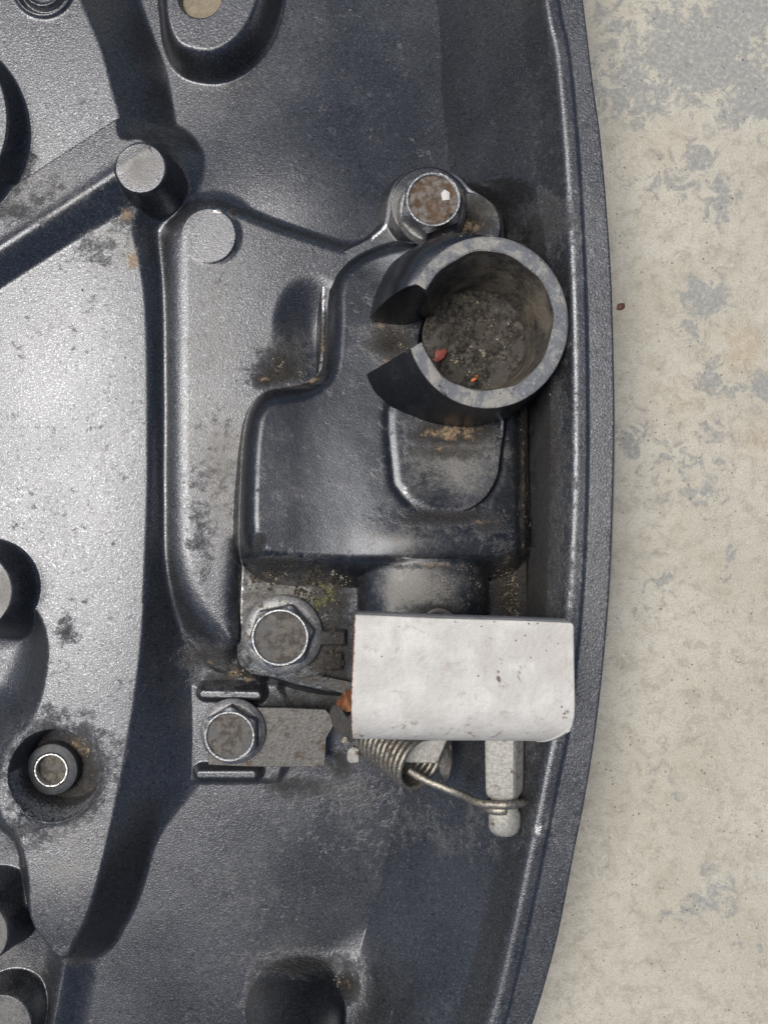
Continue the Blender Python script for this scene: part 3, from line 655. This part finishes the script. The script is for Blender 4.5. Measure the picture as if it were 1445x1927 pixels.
# ------------------------------------------------------------------ bolts
def bolt(px, py, zb, ht, rf, rh, rfx, face_mat_, hexrot, label, tilt=(0, 0)):
    x, y = W(px, py, zb + ht)
    x += tilt[0]; y += tilt[1]
    fh = ht * .30
    bm = bmesh.new(); lathe(bm, [(rf - 3, -4), (rf, 0), (rf, fh * .45), (rf - 3, fh * .7), (rh * 1.12, fh), (rh * .6, fh)], (x, y, zb), 72)
    b = bm_obj('bolt', bm, M_STEEL, cover, 30); b['label'] = label
    # hexagonal head with the corners cut back to a round lip
    bm = bmesh.new(); n = 72; rings = []
    R = rh * 2 / math.sqrt(3)
    def hexr(a): 
        a = (a - hexrot) % (math.pi / 3) - math.pi / 6
        return min(rh / math.cos(a), R * .985)
    for z, f in ((fh * .9, 1), (ht * .80, 1), (ht * .86, .985)):
        rings.append([(hexr(2 * math.pi * i / n) * f, z) for i in range(n)])
    rc = rh * .93
    rings.append([(min(hexr(2 * math.pi * i / n) * .97, rc), ht * .97) for i in range(n)])
    for r, z in ((rfx + 5, ht), (rfx + 2, ht), (rfx, ht - 2), (rfx - 1, ht - 6)): rings.append([(r, z)] * n)
    vs = [[bm.verts.new((x + r * math.cos(2 * math.pi * i / n), y + r * math.sin(2 * math.pi * i / n), zb + z)) for i, (r, z) in enumerate(rg)] for rg in rings]
    for a_, b_ in zip(vs, vs[1:]):
        for i in range(n): bm.faces.new((a_[i], a_[(i + 1) % n], b_[(i + 1) % n], b_[i]))
    hh = bm_obj('hex_head', bm, M_HEX, b, 25)
    bm = bmesh.new(); lathe(bm, [(rfx + .5, ht - 5), (rfx * .8, ht - 4), (rfx * .4, ht - 3), (0, ht - 2.5)], (x, y, zb), 48)
    bm_obj('head_face', bm, face_mat_, b)
    return b
M_HEX = steel('bolt_hex_steel', (.20, .204, .21), (.36, .36, .355), .34, .25)
bolt(818, 373, -118, 104, 68, 55, 46, M_FACE_RUST, .35, 'tall rusty-faced hex bolt above the cup', (-3, -2))
bolt(527, 1200, -164, 70, 80, 58, 50, M_FACE, .2, 'large flanged hex bolt at the foot of the latch housing')
bolt(432, 1386, -172, 62, 66, 51, 44, M_FACE, .52, 'flanged hex bolt clamping the flat strap')

# ------------------------------------------------------------------ strap held by the lower bolt
def strap():
    z = -172
    pts = [W(x, y, z) for x, y in [(392, 1336), (470, 1331), (540, 1332), (612, 1335), (622, 1345), (628, 1366), (614, 1390), (612, 1440), (606, 1444), (540, 1444), (470, 1443), (392, 1440)]]
    bm = bmesh.new(); prism(bm, pts, z - 9, z)
    return bm_obj('retainer_strap', bm, M_STRAP, cover, 30, 1.6)
st = strap()
def flap(name, pts, th, mat, parent):
    bm = bmesh.new(); n = len(pts)
    a = [bm.verts.new((*W(x, y, z), z)) for x, y, z in pts]; b = [bm.verts.new((*W(x, y, z - th), z - th)) for x, y, z in pts]
    fs = [bm.faces.new(a), bm.faces.new(b[::-1])]
    for i in range(n): bm.faces.new((a[i], b[i], b[(i + 1) % n], a[(i + 1) % n]))
    bmesh.ops.triangulate(bm, faces=fs)
    return bm_obj(name, bm, mat, parent, 20)
flap('bent_tab', [(620, 1340, -168), (628, 1326, -150), (640, 1330, -120), (652, 1350, -70), (657, 1372, -50), (658, 1396, -60), (646, 1388, -110), (630, 1374, -150)], 8, M_STRAP, st)
flap('bent_tab', [(652, 1352, -66), (664, 1340, -10), (666, 1398, -20), (658, 1398, -55)], 8, M_STRAP, st)
flap('rusty_edge', [(632, 1325, -128), (644, 1305, -100), (658, 1296, -40), (666, 1300, -10), (666, 1338, -14), (652, 1340, -80), (640, 1332, -115)], 10, M_RUST, st)
flap('guard_plate', [(556, 1278, -150), (600, 1290, -150), (668, 1312, -150), (668, 1285, -140), (600, 1272, -140)], 8, M_STRAP, latch)

# ------------------------------------------------------------------ white lever
def lever():
    z0 = 290.0
    tl, tr = np.array(W(667, 1157, z0)), np.array(W(1079, 1172, z0)); bl, br = np.array(W(660, 1318, z0)), np.array(W(1081, 1323, z0))
    R = 86.0; nu = 130
    cross = []                                 # (fraction down the flat, extra drop in y, dz)
    cross += [(0, 0, -84), (0, -.5, -40), (0, 0, -6), (.004, 0, -1.5)]
    cross += [(f, 0, 0) for f in np.linspace(.012, 1, 42)]
    cross += [(1, -R * math.sin(a), -R * (1 - math.cos(a)) / ZS) for a in np.linspace(.06, math.pi / 2, 22)]
    cross += [(1, -R, -R / ZS - q) for q in (2, 4)]
    V = []; sc = []; dt = []; ed = []
    def outline(f):
        return tl * (1 - f) + bl * f, tr * (1 - f) + br * f
    for j, (f, dy, dz) in enumerate(cross):
        L, Rr = outline(f)
        for i in range(nu):
            t = i / (nu - 1); t = t + .0
            p = L * (1 - t) + Rr * t
            # the lower right corner is cut round
            inset = 0
            if dy < 0 and j > 20: inset = 12 * (max(0, -dy - 20) / 32) ** 2
            ins0 = 6 * (max(0, .06 - f) / .06) ** 2 if f > 0 else 6
            x = p[0]
            if t > .5: x = min(x, Rr[0] - inset - ins0 * .6)
            else: x = max(x, L[0] + ins0 * .4)
            y = p[1] + dy; z = z0 + dz
            y += 1.0 * math.sin(t * 9 + 1) * .4; z += .9 * math.sin(t * 7) + 1.3 * math.sin(f * 5 + t * 3)
            P, Q = PX(x, y, z); V.append((x, y, z))
            s = max(.9 * math.exp(-((P - 915) / 30) ** 2 - ((Q - 1235) / 60) ** 2), .85 * math.exp(-((P - 1010) / 70) ** 4 - ((Q - 1215) / 36) ** 4), .8 * math.exp(-((P - 745) / 14) ** 2 - ((Q - 1195) / 40) ** 2), .85 * math.exp(-((P - 1045) / 40) ** 4 - ((Q - 1260) / 30) ** 4))
            sc.append(s)
            dt.append(max(.5 * math.exp(-((P - 1060) / 30) ** 2 - ((Q - 1352) / 22) ** 2), .6 * math.exp(-((P - 938) / 9) ** 2 - ((Q - 1270) / 70) ** 2), .5 * math.exp(-((P - 976) / 7) ** 2 - ((Q - 1262) / 28) ** 2), .45 * math.exp(-((Q - 1402) / 12) ** 2), .26 * math.exp(-((Q - 1375) / 34) ** 2)))  # full-width lower bands paint the roll's shade; the small spots are dirt
            e = min(abs(x - L[0]), abs(x - (Rr[0] - inset)) * 1.6 + 3, (f * 190 if dy >= 0 else 60) * 1.5 + 2)
            ed.append(max(0, 1 - e / 7))
    V = np.array(V); m = len(cross); i = np.arange(m * nu).reshape(m, nu)
    F = np.stack([i[:-1, :-1], i[1:, :-1], i[1:, 1:], i[:-1, 1:]], -1).reshape(-1, 4)
    me = np_mesh('lever', V, F, True, {'scuff': np.array(sc), 'dirt': np.array(dt), 'edge': np.array(ed)})
    o = link('lever', me, M_WHITE, cover); o['label'] = 'worn white bent sheet metal latch lever'
    md = o.modifiers.new('sheet', 'SOLIDIFY'); md.thickness = 9 * U; md.offset = -1
    return o
lv = lever()
# ------------------------------------------------------------------ shaft, post and spring below the lever
def shaft():
    z = -62; bm = bmesh.new()
    pts = [(*W(796, y, z), z) for y in (1180, 1300, 1398)]; tube(bm, pts, [56, 56, 56], 40)
    o = bm_obj('pivot_shaft', bm, M_STRAP, cover, 40)
    bm = bmesh.new(); prism(bm, [W(x, y, -2) for x, y in ((744, 1380), (848, 1380), (826, 1432), (822, 1439), (752, 1437), (744, 1428))], -70, lambda X, Y: -4 - .12 * max(0, -Y - 440))
    bm_obj('squared_end', bm, M_PALE, o, 30, 3)
    bm = bmesh.new()
    arc = [(*W(822 + 22 * math.sin(a), 1440 - 46 * math.cos(a) + 4, -30), -30 - 50 * (a / 3)) for a in np.linspace(.1, 2.9, 16)]
    tube(bm, arc, 9, 10); bm_obj('circlip', bm, M_STRAP, o)
    bm = bmesh.new()
    prism(bm, [W(x, y, -50) for x, y in ((820, 1385), (850, 1385), (851, 1440), (845, 1470), (832, 1476), (824, 1440))], -90, -46)
    bm_obj('shaft_collar', bm, M_STRAP, o, 30, 3)
    return o
shaft()
def post():
    z = 78; bm = bmesh.new(); n = 40
    prof = [(1340, 32, 1), (1482, 30, 1), (1491, 29, 1), (1496, 27, .8), (1500, 25, .3), (1524, 25, .2), (1528, 28, .2), (1534, 29, .2), (1556, 28.5, .1), (1564, 25, 0), (1569.5, 18, 0), (1572.5, 10, 0), (1573.5, 0, 0)]
    rings = []
    for y, r, fl in prof:
        ring = []
        for i in range(n):
            a = 2 * math.pi * i / n
            q = (a + .35) % (math.pi / 2) - math.pi / 4
            rr = r * ((1 - fl) + fl * min(1.22, .92 / max(.5, math.cos(q))))
            c = W(949, y, z); ring.append(bm.verts.new((c[0] + rr * math.cos(a), c[1], z + rr * math.sin(a))))
        rings.append(ring)
    for a, b in zip(rings, rings[1:]):
        for i in range(n): bm.faces.new((a[i], a[(i + 1) % n], b[(i + 1) % n], b[i]))
    bmesh.ops.remove_doubles(bm, verts=bm.verts, dist=.01)
    return bm_obj('spring_post', bm, M_PALE, cover, 28)
post()
def spring():
    bm = bmesh.new(); pts = []
    # centre line in true proportions: rightwards, down the picture and rising towards the viewer
    A = Vector((*W(703, 1374, -150), -150 * ZS)); B = Vector((*W(792, 1440, 8), 8 * ZS)); ax = (B - A).normalized()
    e1 = Vector((0, 0, 1)); e1 = (e1 - ax * e1.dot(ax)).normalized(); e2 = ax.cross(e1)
    turns = 11.25; n = 360; R = 49
    for i in range(n + 1):
        t = i / n; a = t * turns * 2 * math.pi + 2.2
        p = A.lerp(B, t) + e1 * (R * math.cos(a)) + e2 * (R * math.sin(a)); p.z /= ZS
        pts.append(p)
    tube(bm, pts, 5.2, 8)
    o = bm_obj('return_spring', bm, M_WIRE, cover, 0); o['label'] = 'coiled wire return spring hooked onto the pale post'
    wpt = lambda x, y, z: (*W(x, y, z), z)
    # the straight arm that hooks round the post
    bm = bmesh.new()
    arm = catmull([wpt(768, 1450, -10), wpt(800, 1468, -4), wpt(838, 1484, 14), wpt(868, 1496, 40), wpt(896, 1509, 84), wpt(918, 1514, 104), wpt(950, 1516, 122), wpt(974, 1513, 108), wpt(984, 1510, 78), wpt(972, 1507, 42), wpt(946, 1507, 30), wpt(922, 1510, 48), wpt(914, 1520, 82), wpt(930, 1526, 112), wpt(952, 1526, 120)], 8, False)
    tube(bm, arm, 7.6, 12); bm_obj('hook_arm', bm, M_WIRE, o, 0)
    bm = bmesh.new(); prism(bm, [W(x, y, -90) for x, y in ((654, 1412), (664, 1404), (676, 1408), (676, 1434), (660, 1436), (653, 1430))], -105, -84); bm_obj('end_tab', bm, M_PALE, o, 30, 2)
    return o
spring()

# ------------------------------------------------------------------ loose things
def chip(name, px, py, z, rx, ry, h, rot, mat, label, cat, group=None, seed=0, n=9, base=None):
    R = random.Random(seed); bm = bmesh.new(); x, y = W(px, py, z)
    ca, sa = math.cos(rot), math.sin(rot); ring0, ring1 = [], []
    for i in range(n):
        a = 2 * math.pi * i / n; f = R.uniform(.72, 1.1)
        u, v = rx * f * math.cos(a), ry * f * math.sin(a)
        ring0.append(bm.verts.new((x + u * ca - v * sa, y + u * sa + v * ca, z)))
        ring1.append(bm.verts.new((x + .7 * (u * ca - v * sa), y + .7 * (u * sa + v * ca), z + h * R.uniform(.6, 1))))
    t = bm.verts.new((x, y, z + h * 1.1))
    for i in range(n):
        j = (i + 1) % n
        bm.faces.new((ring0[i], ring0[j], ring1[j], ring1[i])); bm.faces.new((ring1[i], ring1[j], t))
    bm.faces.new(ring0[::-1])
    o = bm_obj(name, bm, mat, None, 50)
    o['label'] = label; o['category'] = cat
    if group: o['group'] = group
    return o
chip('seed_husk', 1168, 577, ZG, 12, 8.5, 6, .3, M_SEED, 'small brown seed husk lying on the concrete beside the rim', 'seed', seed=1)
chip('leaf_flake', 826, 668, -92, 17, 11, 2.4, .9, M_RED, 'dark red flake lying in the cup near its slot', 'leaf flake', seed=2)
chip('paint_chip', 893, 712, -84, 9, 4, 3, .7, M_ORANGE, 'bright orange chip in the bottom of the cup', 'paint chip', seed=5)
chip('paint_chip', 838, 366, -14.5, 11, 13, 1.5, .4, M_WHITE, 'white angular chip on the rusty bolt face', 'paint chip', seed=8, n=5)
chip('pebble', 649, 1392, -60, 8, 6, 8, .5, M_SAND, 'tiny pale pebble by the rusty tab under the lever', 'pebble', seed=3)

def grit(name, label, areas, mat, seed):
    """loose crumbs lying on the casting: one joined object"""
    dg = bpy.context.evaluated_depsgraph_get(); R = random.Random(seed); bm = bmesh.new()
    for (px, py, rx, ry, n, s0, s1) in areas:
        heaps = []
        for _ in range(max(3, n // 9)):
            a, r = R.uniform(0, 2 * math.pi), math.sqrt(R.random()); heaps.append((px + rx * r * math.cos(a), py + ry * r * math.sin(a), R.uniform(1.5, 9)))
        for _ in range(n):
            hx, hy, hr = R.choice(heaps); x, y = R.gauss(hx, hr), R.gauss(hy, hr)
            X0, Y0 = W(x, y, 0); dirv = Vector((X0, Y0, -H * ZS)).normalized()
            ok, loc, nor, _, ob, _ = SC.ray_cast(dg, Vector((0, 0, H * ZS * U)), dirv)
            if not ok or nor.z < .35 or ob.name.startswith(('lever', 'cup_rim', 'bolt', 'hex')): continue
            p = loc / U; p.z /= ZS; s = s0 + (s1 - s0) * R.random() ** 2
            vs = [bm.verts.new(p + Vector((s * R.uniform(.6, 1.2) * math.cos(k * 1.257), s * R.uniform(.6, 1.2) * math.sin(k * 1.257), -.4 * s))) for k in range(5)]
            t = bm.verts.new(p + Vector((R.uniform(-.3, .3) * s, R.uniform(-.3, .3) * s, s * R.uniform(.5, 1))))
            for k in range(5): bm.faces.new((vs[k], vs[(k + 1) % 5], t))
    o = bm_obj(name, bm, mat, None, 0); o['kind'] = 'stuff'; o['label'] = label
    for p in o.data.polygons: p.use_smooth = False
    return o
bpy.context.view_layer.update()
AREAS_D = [(560, 1095, 90, 30, 260, 2, 6), (600, 1130, 45, 60, 220, 2, 6), (955, 1110, 26, 60, 160, 2, 5), (620, 1240, 40, 60, 160, 2, 6), (420, 1250, 70, 26, 90, 1.5, 4), (890, 620, 90, 90, 260, 2, 6), (735, 640, 40, 30, 60, 1.5, 4), (880, 420, 50, 22, 140, 2, 6), (850, 810, 70, 14, 60, 1.5, 3), (1020, 900, 40, 300, 240, 1.2, 3), (110, 1450, 76, 76, 70, 1.5, 4)]
AREAS_S = [(560, 1095, 90, 30, 90, 1, 2.8), (440, 1268, 40, 14, 22, 1.5, 4), (890, 640, 95, 90, 190, .8, 2.4), (880, 660, 40, 40, 30, 1.5, 3.6), (955, 1110, 24, 60, 90, 1, 2.8), (870, 425, 50, 20, 80, 1.2, 4), (620, 1120, 40, 50, 60, 1, 3), (150, 1405, 26, 22, 14, 2, 5), (620, 780, 420, 600, 40, 1, 2.2), (655, 1850, 24, 30, 16, 2, 4), (530, 700, 40, 20, 26, 1.2, 3), (1020, 800, 40, 360, 110, .8, 2), (735, 645, 40, 30, 60, .8, 2.4)]
AREAS_M = [(595, 1115, 28, 26, 60, 2, 6), (616, 1125, 14, 12, 16, 3, 6)]
grit('grit', 'dark crumbs of dirt lodged around the latch housing and bolts', AREAS_D, M_GRIT, 1)
grit('sand', 'pale sand grains scattered in the grimy corners of the cover', AREAS_S, M_SAND, 2)
grit('moss_crumbs', 'olive green moss crumbs by the large flanged bolt', AREAS_M, M_MOSS, 3)
